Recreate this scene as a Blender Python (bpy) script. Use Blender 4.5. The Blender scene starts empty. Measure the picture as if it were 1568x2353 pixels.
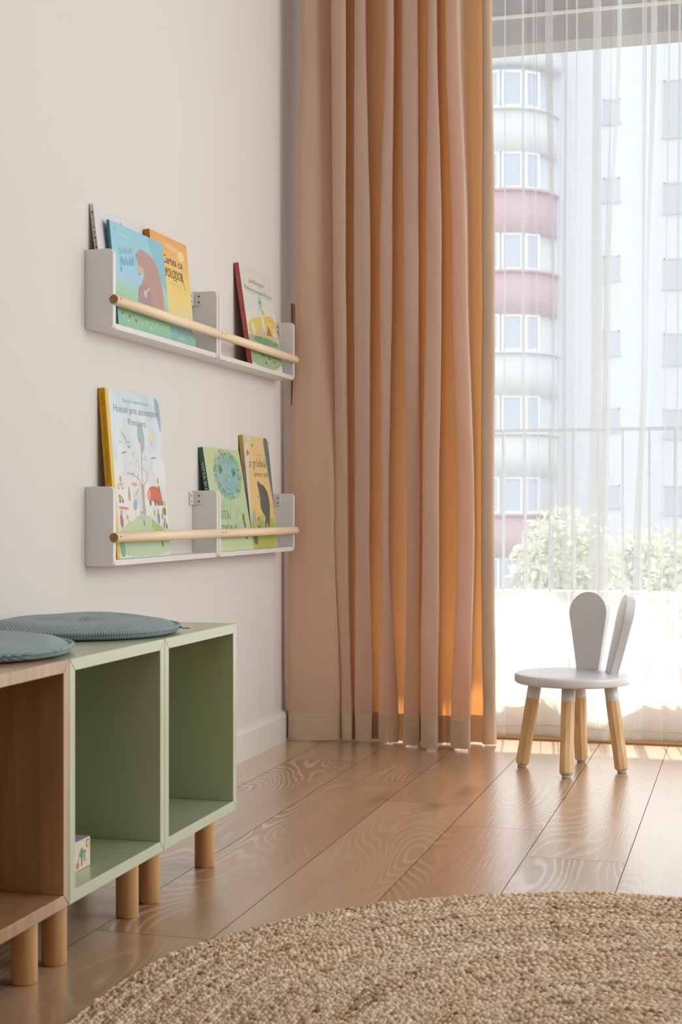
import bpy, bmesh, math, random
import numpy as np
from mathutils import Vector, Matrix
R = math.radians
random.seed(7); rng = np.random.default_rng(7)
S = bpy.context.scene
COL = S.collection

# ------------------------------------------------------------------ camera
cam_d = bpy.data.cameras.new('camera'); cam = bpy.data.objects.new('camera', cam_d); COL.objects.link(cam)
cam.location = (0, 0, .66)
cam.rotation_euler = (R(90), 0, math.atan(947/3360))
cam_d.sensor_fit = 'VERTICAL'; cam_d.sensor_height = 36.0; cam_d.lens = 36.0*3360/2353
cam_d.clip_start = .05; cam_d.clip_end = 400
cam_d.dof.use_dof = True; cam_d.dof.focus_distance = 3.7; cam_d.dof.aperture_fstop = 11
S.camera = cam
# ------------------------------------------------------------------ light
S.view_settings.view_transform = 'Standard'; S.view_settings.look = 'None'
S.view_settings.gamma = 1; S.view_settings.use_curve_mapping = False
S.view_settings.exposure = 0.0
w = bpy.data.worlds.new('sky'); S.world = w; w.use_nodes = True
w.node_tree.nodes['Background'].inputs[0].default_value = (.86, .93, 1.0, 1)
w.node_tree.nodes['Background'].inputs[1].default_value = 2.1
def light(name, kind, loc, power, color, size=None, target=None):
    d = bpy.data.lights.new(name, kind); o = bpy.data.objects.new(name, d); COL.objects.link(o)
    o.location = loc; d.energy = power; d.color = color
    if size: d.shape = 'RECTANGLE'; d.size, d.size_y = size
    if target is not None:
        o.rotation_euler = (Vector(target)-Vector(loc)).to_track_quat('-Z', 'Y').to_euler()
    return o
SUN_EL, SUN_AZ = 56.1, 8.0
s = light('sun', 'SUN', (0, 9, 9), 14.0, (1, .94, .85))
sd = Vector((-math.sin(R(SUN_AZ)), math.cos(R(SUN_AZ)), math.tan(R(SUN_EL)))).normalized()
s.rotation_euler = (-sd).to_track_quat('-Z', 'Y').to_euler(); s.data.angle = R(.6)
light('side_fill', 'AREA', (2.15, 3.0, 1.5), 70, (.93, .97, 1.0), (2.3, 2.0), (-1.3, 2.8, 1.0))  # added soft fill standing in for side daylight; the right wall has no window
light('rear_fill', 'AREA', (-.35, -1.9, 1.7), 12.5, (.95, .97, 1.0), (1.6, 1.6), (-.5, 3, .9))  # added fill behind the camera, set left to keep the cabinet insides dark
S.cycles.max_bounces = 9; S.cycles.diffuse_bounces = 4; S.cycles.glossy_bounces = 3
S.cycles.transmission_bounces = 6; S.cycles.transparent_max_bounces = 20
S.cycles.caustics_reflective = False; S.cycles.caustics_refractive = False
S.cycles.sample_clamp_indirect = 6.0

# ------------------------------------------------------------------ helpers
def lin(c):
    if isinstance(c, str):
        c = [int(c[i:i+2], 16)/255 for i in (0, 2, 4)]
    return tuple(x/12.92 if x <= .04045 else ((x+.055)/1.055)**2.4 for x in c)+(1.0,)
MATS = {}
def mat(name, col='cccccc', rough=.6, spec=.3, **kw):
    if name in MATS: return MATS[name]
    m = bpy.data.materials.new(name); m.use_nodes = True; MATS[name] = m
    b = m.node_tree.nodes['Principled BSDF']
    b.inputs['Base Color'].default_value = lin(col); b.inputs['Roughness'].default_value = rough
    b.inputs['Specular IOR Level'].default_value = spec
    for k, v in kw.items(): b.inputs[k].default_value = v
    m.diffuse_color = lin(col)
    return m
def coat(m, wgt=1.0, rough=.3, ior=1.6):
    b = m.node_tree.nodes['Principled BSDF']
    b.inputs['Coat Weight'].default_value = wgt; b.inputs['Coat Roughness'].default_value = rough; b.inputs['Coat IOR'].default_value = ior
class NT:
    def __init__(s, m): s.t = m.node_tree; s.n = m.node_tree.nodes; s.l = m.node_tree.links
    def add(s, kind, **inp):
        n = s.n.new(kind)
        for k, v in inp.items():
            key = int(k[1:]) if k[0] == '_' and k[1:].isdigit() else k.replace('_', ' ')
            if hasattr(v, 'is_output'): s.l.new(v, n.inputs[key])
            else: n.inputs[key].default_value = v
        return n
    def math(s, op, a, b=0.0, c=None):
        n = s.n.new('ShaderNodeMath'); n.operation = op
        for i, v in enumerate((a, b) if c is None else (a, b, c)):
            if hasattr(v, 'is_output'): s.l.new(v, n.inputs[i])
            else: n.inputs[i].default_value = v
        return n.outputs[0]
    def ramp(s, fac, stops, interp='LINEAR'):
        n = s.n.new('ShaderNodeValToRGB'); n.color_ramp.interpolation = interp
        e = n.color_ramp.elements
        while len(e) < len(stops): e.new(.5)
        for el, (p, c) in zip(e, stops): el.position = p; el.color = lin(c) if not isinstance(c, float) else (c, c, c, 1)
        s.l.new(fac, n.inputs[0]); return n.outputs[0]
    def mix(s, fac, a, b, blend='MIX'):
        n = s.n.new('ShaderNodeMix'); n.data_type = 'RGBA'; n.blend_type = blend
        for i, v in ((0, fac), (6, a), (7, b)):
            if hasattr(v, 'is_output'): s.l.new(v, n.inputs[i])
            elif i == 0: n.inputs[0].default_value = v
            else: n.inputs[i].default_value = lin(v) if isinstance(v, str) else v
        return n.outputs[2]
    def scaled(s, src, sc):
        n = s.n.new('ShaderNodeMapping'); s.l.new(src, n.inputs[0]); n.inputs['Scale'].default_value = sc
        return n.outputs[0]
    def noise(s, vec, scale=1.0, detail=2.0, rough=.5):
        n = s.n.new('ShaderNodeTexNoise'); s.l.new(vec, n.inputs['Vector'])
        n.inputs['Scale'].default_value = scale; n.inputs['Detail'].default_value = detail; n.inputs['Roughness'].default_value = rough
        return n.outputs[0]
    def coord(s, which='Object'): return s.n.new('ShaderNodeTexCoord').outputs[which]
    def bump(s, h, strength=.3, dist=.002, coat_too=False):
        n = s.n.new('ShaderNodeBump'); n.inputs['Strength'].default_value = strength; n.inputs['Distance'].default_value = dist
        if coat_too: s.l.new(n.outputs[0], s.n['Principled BSDF'].inputs['Coat Normal'])
        s.l.new(h, n.inputs['Height']); s.l.new(n.outputs[0], s.n['Principled BSDF'].inputs['Normal'])
    def base(s, c): s.l.new(c, s.n['Principled BSDF'].inputs['Base Color'])

def mesh_obj(name, me, material=None, parent=None, smooth=False):
    o = bpy.data.objects.new(name, me); COL.objects.link(o)
    for m in (material if isinstance(material, (list, tuple)) else [material] if material else []): me.materials.append(m)
    if parent is not None: o.parent = parent
    if smooth: me.shade_smooth()
    return o
def bm_obj(name, bm, material=None, parent=None, smooth=False):
    me = bpy.data.meshes.new(name); bm.normal_update(); bm.to_mesh(me); bm.free()
    return mesh_obj(name, me, material, parent, smooth)
def tag(o, label, cat, group=None, kind=None):
    o['label'] = label; o['category'] = cat
    if group: o['group'] = group
    if kind: o['kind'] = kind
    return o
def empty(name, label, cat, loc=(0, 0, 0), rz=0, group=None):
    o = bpy.data.objects.new(name, None); COL.objects.link(o); o.empty_display_size = .1
    o.location = loc; o.rotation_euler = (0, 0, rz); return tag(o, label, cat, group)
def struct(o, label=None):
    o['kind'] = 'structure'
    if label: o['label'] = label
    return o
def add_box(bm, lo, hi, bevel=0, seg=2, mi=0):
    r = bmesh.ops.create_cube(bm, size=1)
    vs = r['verts']
    for v in vs:
        v.co = Vector([(lo[i]+hi[i])/2+v.co[i]*(hi[i]-lo[i]) for i in range(3)])
    fs = {f for v in vs for f in v.link_faces}
    for f in fs: f.material_index = mi
    if bevel:
        es = {e for v in vs for e in v.link_edges}
        bmesh.ops.bevel(bm, geom=list(es), offset=bevel, segments=seg, profile=.5, affect='EDGES')
def box(name, lo, hi, m, parent=None, bevel=0, seg=2):
    bm = bmesh.new(); add_box(bm, lo, hi, bevel, seg)
    return bm_obj(name, bm, m, parent)
def lathe(bm, prof, n=32, M=None, mi=0, cap=True):
    """prof: list of (radius, z); revolve about z."""
    rings = []
    for r, z in prof:
        rings.append([bm.verts.new((M @ Vector((r*math.cos(2*math.pi*i/n), r*math.sin(2*math.pi*i/n), z))) if M else
                                   Vector((r*math.cos(2*math.pi*i/n), r*math.sin(2*math.pi*i/n), z))) for i in range(n)])
    fs = []
    for a, b in zip(rings, rings[1:]):
        for i in range(n): fs.append(bm.faces.new((a[i], a[(i+1) % n], b[(i+1) % n], b[i])))
    if cap:
        fs.append(bm.faces.new(rings[0][::-1])); fs.append(bm.faces.new(rings[-1]))
    for f in fs: f.material_index = mi; f.smooth = len(f.verts) == 4
    return fs
def prism(bm, poly, z0, z1, M=None, bevel=0, mi=0, seg=2):
    """extrude a 2-D polygon (counter-clockwise) from z0 to z1, transformed by M."""
    a = [bm.verts.new((x, y, z0)) for x, y in poly]; b = [bm.verts.new((x, y, z1)) for x, y in poly]
    n = len(poly)
    fs = [bm.faces.new(a[::-1]), bm.faces.new(b)]
    for i in range(n): fs.append(bm.faces.new((a[i], a[(i+1) % n], b[(i+1) % n], b[i])))
    for f in fs: f.material_index = mi
    if bevel:
        es = [e for f in fs[:2] for e in f.edges]
        r = bmesh.ops.bevel(bm, geom=es, offset=bevel, segments=seg, profile=.5, affect='EDGES')
        vs = {v for f in bm.faces for v in f.verts} if False else {v for f in r['faces'] for v in f.verts} | {v for v in a+b if v.is_valid}
    else: vs = a+b
    if M is not None:
        allv = set()
        st = [v for v in vs if v.is_valid]
        while st:
            v = st.pop()
            if v in allv: continue
            allv.add(v)
            st += [e.other_vert(v) for e in v.link_edges]
        for v in allv: v.co = M @ v.co
def tube(bm, pts, r, n=10, mi=0):
    pts = [Vector(p) for p in pts]; rings = []
    for i, p in enumerate(pts):
        d = (pts[min(i+1, len(pts)-1)]-pts[max(i-1, 0)]).normalized()
        a = d.orthogonal().normalized() if i == 0 else (prev-d*prev.dot(d)).normalized()
        prev = a; b = d.cross(a)
        rings.append([bm.verts.new(p+(a*math.cos(2*math.pi*k/n)+b*math.sin(2*math.pi*k/n))*r) for k in range(n)])
    for A, B in zip(rings, rings[1:]):
        for k in range(n):
            f = bm.faces.new((A[k], A[(k+1) % n], B[(k+1) % n], B[k])); f.smooth = True; f.material_index = mi
    for c in (rings[0][::-1], rings[-1]): bm.faces.new(c).material_index = mi
def grid_mesh(name, V, nu, nv, smooth=True):
    """V: array (nv, nu, 3) -> quad mesh"""
    me = bpy.data.meshes.new(name)
    idx = np.arange(nu*nv).reshape(nv, nu)
    F = np.stack([idx[:-1, :-1], idx[:-1, 1:], idx[1:, 1:], idx[1:, :-1]], -1).reshape(-1, 4)
    me.from_pydata(V.reshape(-1, 3).tolist(), [], F.tolist()); me.update()
    if smooth: me.shade_smooth()
    return me

# ------------------------------------------------------------------ materials
def painted(name, col, rough=.75, spec=.25, bump=.05):
    m = mat(name, col, rough, spec); t = NT(m); c = t.coord()
    t.base(t.mix(t.noise(c, 2.2, 4), col, tuple(x*.95 for x in lin(col)[:3])+(1,)))
    if bump: t.bump(t.noise(c, 260, 3), bump, .001)
    return m
M_wall = painted('wall_paint', 'ddd8d3', .85, .2)
M_ceil = painted('ceiling_paint', 'ece8e2', .9, .15)
M_trim = painted('white_trim', 'e3dfd9', .55, .3, 0)
M_white = painted('white_lacquer', 'e2e0de', .42, .35, .02)
M_stool = painted('white_stool_paint', 'd9d9da', .38, .4, .02)
M_plastic = mat('white_plastic', 'd8d2ca', .4, .4)
M_dark = mat('dark_screw', '3a3128', .5, .5)

def wood(name, light_c, dark_c, axis=2, rough=.5, fine=1.0, spec=.3):
    m = mat(name, light_c, rough, spec); t = NT(m); c = t.coord()
    sc = [70*fine]*3; sc[axis] = 3.0*fine
    n1 = t.noise(t.scaled(c, sc), 1, 4, .6)
    sc2 = [14*fine]*3; sc2[axis] = 1.2*fine
    n2 = t.noise(t.scaled(c, sc2), 1, 2)
    rings = t.math('PINGPONG', t.math('MULTIPLY', n2, 9.0), 1.0)
    f = t.math('ADD', t.math('MULTIPLY', n1, .7), t.math('MULTIPLY', rings, .35))
    t.base(t.ramp(f, [(.25, dark_c), (.75, light_c)]))
    t.bump(n1, .08, .001)
    return m
M_pine = wood('pine_leg', 'e8c79c', 'd2a672', 2, .45)
M_beech = wood('birch_leg', 'dcb483', 'c69a68', 2, .42)
M_rod = wood('ash_rod', 'f2e0c4', 'e4caa6', 1, .5)
M_rodend = mat('rod_end_grain', '9a7350', .7)
M_oak = wood('oak_veneer', 'b78f62', '96704a', 2, .36, 1.0, .5)
M_green = painted('sage_lacquer', 'aeb794', .34, .5, .015)
coat(M_green, 1, .3, 1.7); coat(M_oak, 1, .32, 1.7); coat(M_white, .6, .35, 1.5); coat(M_stool, .6, .3, 1.5)

# heavy curtain fabric: beige face, warm light coming through
def fabric_curtain(name, face, through, tfac):
    m = bpy.data.materials.new(name); m.use_nodes = True; MATS[name] = m
    t = NT(m); t.n.remove(t.n['Principled BSDF']); out = t.n['Material Output']
    uv = t.coord('UV')
    wv = t.noise(t.scaled(uv, (2600, 220, 1)), 1, 2); wv2 = t.noise(t.scaled(uv, (260, 2200, 1)), 1, 2)
    weave = t.math('ADD', wv, wv2)
    fcol = t.mix(t.math('MULTIPLY', weave, .5), tuple(x*.86 for x in lin(face)[:3])+(1,), tuple(min(1, x*1.12) for x in lin(face)[:3])+(1,))
    d = t.add('ShaderNodeBsdfDiffuse', Color=fcol, Roughness=.6)
    tr = t.add('ShaderNodeBsdfTranslucent', Color=lin(through))
    mx = t.add('ShaderNodeMixShader', _0=tfac, _1=d.outputs[0], _2=tr.outputs[0])
    t.l.new(mx.outputs[0], out.inputs[0]); m.diffuse_color = lin(face)
    return m
M_curtain = fabric_curtain('curtain_linen', 'dacdbf', 'f8a858', .38)
M_hem = fabric_curtain('curtain_hem_linen', 'd6c0a8', 'd89a60', .08)
def sheer_mat(name, opac, col='f4f5f6'):
    m = bpy.data.materials.new(name); m.use_nodes = True; MATS[name] = m
    t = NT(m); t.n.remove(t.n['Principled BSDF']); out = t.n['Material Output']
    uv = t.coord('UV')
    wv = t.math('ADD', t.noise(t.scaled(uv, (900, 40, 1)), 1, 2), t.noise(t.scaled(uv, (30, 700, 1)), 1, 2))
    d = t.add('ShaderNodeBsdfDiffuse', Color=lin(col)); tr = t.add('ShaderNodeBsdfTranslucent', Color=lin(col))
    a = t.add('ShaderNodeMixShader', _0=.5, _1=d.outputs[0], _2=tr.outputs[0])
    tp = t.add('ShaderNodeBsdfTransparent')
    fac = t.math('ADD', t.math('MULTIPLY', t.math('SUBTRACT', wv, 1.0), .06), opac)
    mx = t.add('ShaderNodeMixShader', _0=fac, _1=tp.outputs[0], _2=a.outputs[0])
    t.l.new(mx.outputs[0], out.inputs[0]); m.diffuse_color = (.95, .95, .95, .5)
    return m
M_sheer = sheer_mat('sheer_voile', .43)
M_sheerhem = sheer_mat('sheer_voile_hem', .52)
def glass_mat():
    m = bpy.data.materials.new('window_glass'); m.use_nodes = True
    t = NT(m); t.n.remove(t.n['Principled BSDF'])
    tp = t.add('ShaderNodeBsdfTransparent', Color=(.97, .98, .98, 1)); g = t.add('ShaderNodeBsdfGlossy', Roughness=.02)
    lw = t.add('ShaderNodeLayerWeight', Blend=.12)
    mx = t.add('ShaderNodeMixShader', _0=t.math('MULTIPLY', lw.outputs['Fresnel'], .6), _1=tp.outputs[0], _2=g.outputs[0])
    t.l.new(mx.outputs[0], t.n['Material Output'].inputs[0]); return m
M_glass = glass_mat()

def floor_mat():
    m = mat('oak_laminate', 'a87b55', .34, .9); t = NT(m)
    uv = t.n.new('ShaderNodeUVMap'); uv.uv_map = 'plank'; u = uv.outputs[0]
    tone = t.n.new('ShaderNodeAttribute'); tone.attribute_name = 'tone'; tone = tone.outputs['Fac']
    big = t.noise(t.scaled(u, (5.5, 1.15, 1)), 1, 1.2, .4)
    warp = t.noise(t.scaled(u, (60, 10, 1)), 1, 2)
    v = t.math('ADD', t.math('MULTIPLY', big, 34.0), t.math('MULTIPLY', warp, .55))
    tri = t.math('PINGPONG', v, .5)                       # 0..0.5 contour lines of the growth rings
    line = t.ramp(tri, [(.0, 1.0), (.10, .7), (.22, .0)])
    msk = t.ramp(t.noise(t.scaled(u, (4.0, .9, 1)), 1, 1), [(.50, 0.0), (.66, 1.0)])
    fine = t.noise(t.scaled(u, (230, 7, 1)), 1, 3, .6)
    finel = t.ramp(fine, [(.46, 0.0), (.68, 1.0)])
    basec = t.ramp(t.math('ADD', t.math('MULTIPLY', t.noise(t.scaled(u, (9, .8, 1)), 1, 3), .8), t.math('MULTIPLY', tone, .35)),
                   [(.25, '9c785b'), (.55, 'bb9777'), (.85, 'cdae90')])
    c1 = t.mix(t.math('MULTIPLY', finel, .34), basec, 'd6b795')
    c1 = t.mix(t.math('MULTIPLY', msk, .42), c1, '8b6648')
    lf = t.math('MULTIPLY', t.math('MULTIPLY', line, t.math('ADD', t.math('MULTIPLY', msk, .80), .05)), 1.0)
    c2 = t.mix(lf, c1, 'e2cbb0')
    vor = t.n.new('ShaderNodeTexVoronoi'); t.l.new(t.scaled(u, (4.2, 1.35, 1)), vor.inputs['Vector']); vor.inputs['Scale'].default_value = 1
    knot = t.ramp(vor.outputs['Distance'], [(.03, .75), (.13, 0.0)])
    c3 = t.mix(knot, c2, '7a604c')
    t.base(c3)
    rg = t.math('ADD', .24, t.math('MULTIPLY', fine, .14)); t.l.new(rg, t.n['Principled BSDF'].inputs['Roughness']); coat(m, 1.0, .24, 2.6)
    t.bump(t.math('ADD', t.math('MULTIPLY', finel, -.5), t.math('MULTIPLY', lf, -.6)), .16, .0010, True)
    return m
M_floor = floor_mat()
M_gap = mat('plank_gap', '4a3424', .8)

# ------------------------------------------------------------------ the room
XW, YB = -1.312, 4.28            # left wall face, inside face of the window wall
def ux(u, y):                     # plan coordinate of a fold measured on the photograph, at depth y
    a = (u-784)/3360.; ph = math.atan(947/3360)
    return y*(-math.sin(ph)+math.cos(ph)*a)/(math.cos(ph)+math.sin(ph)*a)

def build_floor():
    xs = [-1.384, -1.19, -1.0, -.806, -.612, -.4195, -.2295, -.039]
    while xs[-1] < 2.3: xs.append(xs[-1]+.192)
    js = [2.0, 2.36, 2.117, 3.246, 3.030, 2.794, 2.571]
    V, F, U, T = [], [], [], []
    bev = .0007
    for k in range(len(xs)-1):
        j = js[k] if k < len(js) else rng.uniform(2, 3.3)
        ys = [j+1.37*q for q in range(-4, 4)]
        ys = [max(-2.3, min(YB+.02, y)) for y in ys]; ys = sorted(set(ys))
        if ys[0] > -2.3: ys = [-2.3]+ys
        if ys[-1] < YB+.02: ys.append(YB+.02)
        for q in range(len(ys)-1):
            x0, x1, y0, y1 = xs[k]+bev, xs[k+1]-bev, ys[q]+bev, ys[q+1]-bev
            x0 = max(x0, XW-.02)
            i = len(V); V += [(x0, y0, 0), (x1, y0, 0), (x1, y1, 0), (x0, y1, 0)]
            F.append((i, i+1, i+2, i+3)); ou, ov = rng.uniform(0, 30), rng.uniform(0, 30)
            xc = (xs[k]+xs[k+1])/2
            U += [(x0-xc+ou, y0+ov), (x1-xc+ou, y0+ov), (x1-xc+ou, y1+ov), (x0-xc+ou, y1+ov)]
            T += [rng.uniform(0, 1)]*4
    i = len(V); V += [(XW-.02, -2.3, -.0015), (2.4, -2.3, -.0015), (2.4, YB+.02, -.0015), (XW-.02, YB+.02, -.0015)]; F.append((i, i+1, i+2, i+3)); U += [(0, 0)]*4; T += [0]*4
    V += [(x, y, -.06) for x, y, z in V[i:i+4]]; F += [(i+7, i+6, i+5, i+4)]+[(i+a, i+4+a, i+4+(a+1) % 4, i+(a+1) % 4) for a in range(4)]
    U += [(0, 0)]*4; T += [0]*4
    me = bpy.data.meshes.new('floor'); me.from_pydata(V, [], F); me.update()
    o = mesh_obj('floor', me, [M_floor, M_gap])
    for p in me.polygons[-6:]: p.material_index = 1
    l = me.uv_layers.new(name='plank')
    for lp in me.loops: l.data[lp.index].uv = U[lp.vertex_index]
    a = me.attributes.new('tone', 'FLOAT', 'POINT'); a.data.foreach_set('value', T)
    return struct(o)
build_floor()
struct(box('wall_left', (XW-.15, -2.3, -.06), (XW, 4.43, 2.75), M_wall))
struct(box('wall_right', (2.3, -2.3, -.06), (2.45, 4.43, 2.75), M_wall))
struct(box('wall_front', (XW, -2.45, -.06), (2.3, -2.3, 2.75), M_wall))
struct(box('ceiling', (XW, -2.3, 2.7), (2.3, 4.28, 2.82), M_ceil))
bm = bmesh.new()
add_box(bm, (XW, YB, -.06), (-1.13, YB+.15, 2.7)); add_box(bm, (2.05, YB, -.06), (2.3, YB+.15, 2.7)); add_box(bm, (-1.13, YB, 2.46), (2.05, YB+.15, 2.7))
struct(bm_obj('wall_back', bm, M_wall))
# baseboard with a small moulded top
bm = bmesh.new()
prof = [(0, 0), (.0155, 0), (.0155, .072), (.012, .080), (.006, .085), (0, .087)]
for a, b in ((-2.3, 4.27),):
    prism(bm, prof, 0, b-a, Matrix(((1, 0, 0, XW), (0, 0, 1, a), (0, 1, 0, 0), (0, 0, 0, 1))))
bmesh.ops.recalc_face_normals(bm, faces=bm.faces)
struct(bm_obj('baseboard_left', bm, M_trim))
box_ = box('wall_strip', (XW, 4.112, .975), (XW+.008, 4.13, 1.275), mat('brown_strip', 'a78c70', .5), None, .002)
tag(box_, 'slim brown upright strip on the left wall at the edge of the curtain', 'wall strip')

# ------------------------------------------------------------------ window, balcony, outside
M_pvc = mat('white_window_frame', 'f2efea', .4, .4)
def window():
    W = struct(bpy.data.objects.new('window_1', None)); COL.objects.link(W)
    bm = bmesh.new(); y0, y1 = YB+.02, YB+.10
    add_box(bm, (-1.13, y0, 0), (2.05, y1, .147), .004); add_box(bm, (-1.13, y0, 2.38), (2.05, y1, 2.46), .004)
    for x in (-1.13, -.97, 1.0, 1.97): add_box(bm, (x, y0+.004, .142), (x+.08, y1-.004, 2.39), .004)
    bm_obj('window_frame', bm, M_pvc, W)
    for a, b in ((-1.05, -.97), (-.89, 1.0), (1.08, 1.97)): box('pane', (a, YB+.055, .147), (b, YB+.061, 2.38), M_glass, W)
window()
struct(box('trim_1', (-1.13, YB-.055, 0), (2.05, YB+.02, .006), mat('threshold_wood', 'b58a58', .45), None, .002))
M_conc = painted('balcony_concrete', 'bbb8b2', .8, .2, 0)
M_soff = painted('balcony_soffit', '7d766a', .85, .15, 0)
M_par = painted('white_parapet', 'dddad4', .8, .2, 0)
struct(box('balcony_floor', (-2.4, 4.43, -.2), (2.6, 5.75, -.012), M_conc))
bm = bmesh.new()
add_box(bm, (-2.6, 4.43, 2.58), (2.8, 5.6, 2.75))
struct(bm_obj('balcony_soffit', bm, M_soff))
bm = bmesh.new()
add_box(bm, (-2.6, 5.46, 2.414), (2.8, 5.60, 2.60))
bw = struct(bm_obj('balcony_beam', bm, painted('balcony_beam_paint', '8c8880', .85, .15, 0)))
bm = bmesh.new()
add_box(bm, (-2.6, 5.448, 2.512), (2.8, 5.46, 2.522))
struct(bm_obj('balcony_drip_strip', bm, mat('drip_white', 'f4f1e8', .5)))
# low parapet with an open bay at the right and an open slot under it
bm = bmesh.new()
xo = ux(1476, 5.6)
add_box(bm, (-2.4, 5.55, .105), (xo, 5.66, .36), .004)
add_box(bm, (xo, 5.55, .335), (2.4, 5.66, .36), .003); add_box(bm, (xo, 5.55, .105), (2.4, 5.66, .165), .003)
add_box(bm, (ux(1556, 5.6), 5.58, .165), (ux(1560, 5.6), 5.60, .335)); add_box(bm, (xo, 5.585, .205), (2.4, 5.595, .212))
for x in (-2.2, -.80, ux(1300, 5.6), ux(1475, 5.6)-.19, 1.1, 2.2): add_box(bm, (x, 5.57, -.012), (x+.2, 5.65, .106))
struct(bm_obj('balcony_parapet', bm, M_par))
M_rail = mat('grey_rail', 'b4b7bb', .5)
rail = empty('balcony_railing', 'grey metal balcony railing with thin upright bars behind the sheer curtain', 'railing', (0, 5.6, 0))
box('top_rail', (-2.4, -.012, .966), (2.4, .012, .979), M_rail, rail)
for u in (1040, 1098, 1157, 1207, 1264, 1320, 1375, 1432, 1493, 1552, 1610, 1668, 1726):
    x = ux(u, 5.6); box('baluster', (x-.0045, -.0045, .359), (x+.0045, .0045, .967), M_rail, rail)

struct(box('ground', (-60, 6.5, -6.2), (40, 90, -6), mat('street_ground', '8f8f8f', .9)))
M_fac = painted('facade_white', 'dddfe2', .9, .1, 0); M_fac2 = painted('facade_cream', 'dfdfde', .9, .1, 0)
M_pink = painted('facade_pink', 'cbaab0', .9, .1, 0); M_win = mat('far_window_glass', 'c0c7d3', .4, .15); M_wing = mat('far_window_shade', 'c2c5c9', .6, .1)
M_wf = mat('far_window_frame', 'eceeef', .6, .1)
def arc_band(bm, cx, cy, r, z0, z1, a0=180, a1=360, n=28):
    V = []
    for k in range(n+1):
        a = R(a0+(a1-a0)*k/n)
        V.append([bm.verts.new((cx+r*math.cos(a), cy+r*math.sin(a), z)) for z in (z0, z1)])
    for p, q in zip(V, V[1:]): f = bm.faces.new((p[0], q[0], q[1], p[1])); f.smooth = True
    ctr = [bm.verts.new((cx, cy, z)) for z in (z0, z1)]
    for p, q in zip(V, V[1:]):
        bm.faces.new((q[0], p[0], ctr[0])); bm.faces.new((p[1], q[1], ctr[1]))
def tower():
    T = empty('apartment_tower', 'round white apartment tower with two pink balcony bands behind the sheer curtain', 'building', (-8.45, 51.2, -6))
    r = 1.8
    bm = bmesh.new(); arc_band(bm, 0, 0, r-.12, 0, 21.9); add_box(bm, (-6, 0, 0), (2.04, 4, 22)); bm_obj('wall', bm, M_fac, T)
    zt = 22.0; bm = bmesh.new(); arc_band(bm, 0, 0, r+.25, 21.9, 22.5); bm_obj('cornice', bm, M_fac2, T)
    bases = [(20.6, None)]
    for k in range(7):
        z0 = 6+12.95-2.77*k; m = M_pink if k in (1, 2) else (M_fac2 if k < 5 else M_pink)
        bm = bmesh.new(); arc_band(bm, 0, 0, r+.06, z0, z0+1.42); arc_band(bm, 0, 0, r+.14, z0+1.42, z0+1.5); bm_obj('balcony_band', bm, m, T)
        for a, wd in ((232, .50), (262, .62), (288, .55), (312, .42)):
            bm = bmesh.new(); M = Matrix.Rotation(R(a+90), 4, 'Z') @ Matrix.Translation((0, -(r-.06), z0+1.5))
            for lo, hi in (((-wd/2-.09, -.06, 0), (-wd/2, .1, 1.27)), ((wd/2, -.06, 0), (wd/2+.09, .1, 1.27)), ((-wd/2, -.06, 1.18), (wd/2, .1, 1.27)), ((-wd/2, -.06, 0), (wd/2, .1, .09))):
                b2 = len(bm.verts); add_box(bm, lo, hi); bm.verts.ensure_lookup_table()
                for v in bm.verts[b2:]: v.co = M @ v.co
            f = bm_obj('window', bm, M_wf, T)
            bm = bmesh.new(); add_box(bm, (-wd/2, -.02, .09), (wd/2, .02, 1.18))
            for v in bm.verts: v.co = M @ v.co
            bm_obj('pane', bm, M_win if a != 262 else M_wing, f)
tower()
def block():
    B = empty('apartment_block', 'tall white apartment block with small grey windows seen through the sheer curtain', 'building', (0, 52, -6))
    box('wall', (-6.40, 0, 0), (6, 8, 40), M_fac, B); box('wall', (-18, 3.6, 0), (-6.4, 8, 40), M_fac, B)
    def win(x0, x1, z0, z1, m):
        bm = bmesh.new(); t = .05
        add_box(bm, (x0, -.05, z0), (x0+t, .02, z1)); add_box(bm, (x1-t, -.05, z0), (x1, .02, z1)); add_box(bm, (x0, -.05, z1-t), (x1, .02, z1)); add_box(bm, (x0-.05, -.08, z0-t), (x1+.05, .02, z0+t))
        f = bm_obj('window', bm, M_wing, B)
        box('pane', (x0+t, -.03, z0+t), (x1-t, -.02, z1-t), m, f)
    k = 52/3360
    for v0, v1 in ((240, 295), (418, 472), (595, 650), (765, 820), (940, 993), (1115, 1165)):
        win(ux(1387, 52), ux(1425, 52), 6.66+(1176-v1)*k, 6.66+(1176-v0)*k, M_wing if v0 != 418 else M_win)
    for v0, v1 in ((207, 335), (437, 505), (607, 675), (775, 845), (945, 1010), (1117, 1180)):
        win(ux(1526, 52), ux(1640, 52), 6.66+(1176-v1)*k, 6.66+(1176-v0)*k, M_wing)
block()
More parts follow.
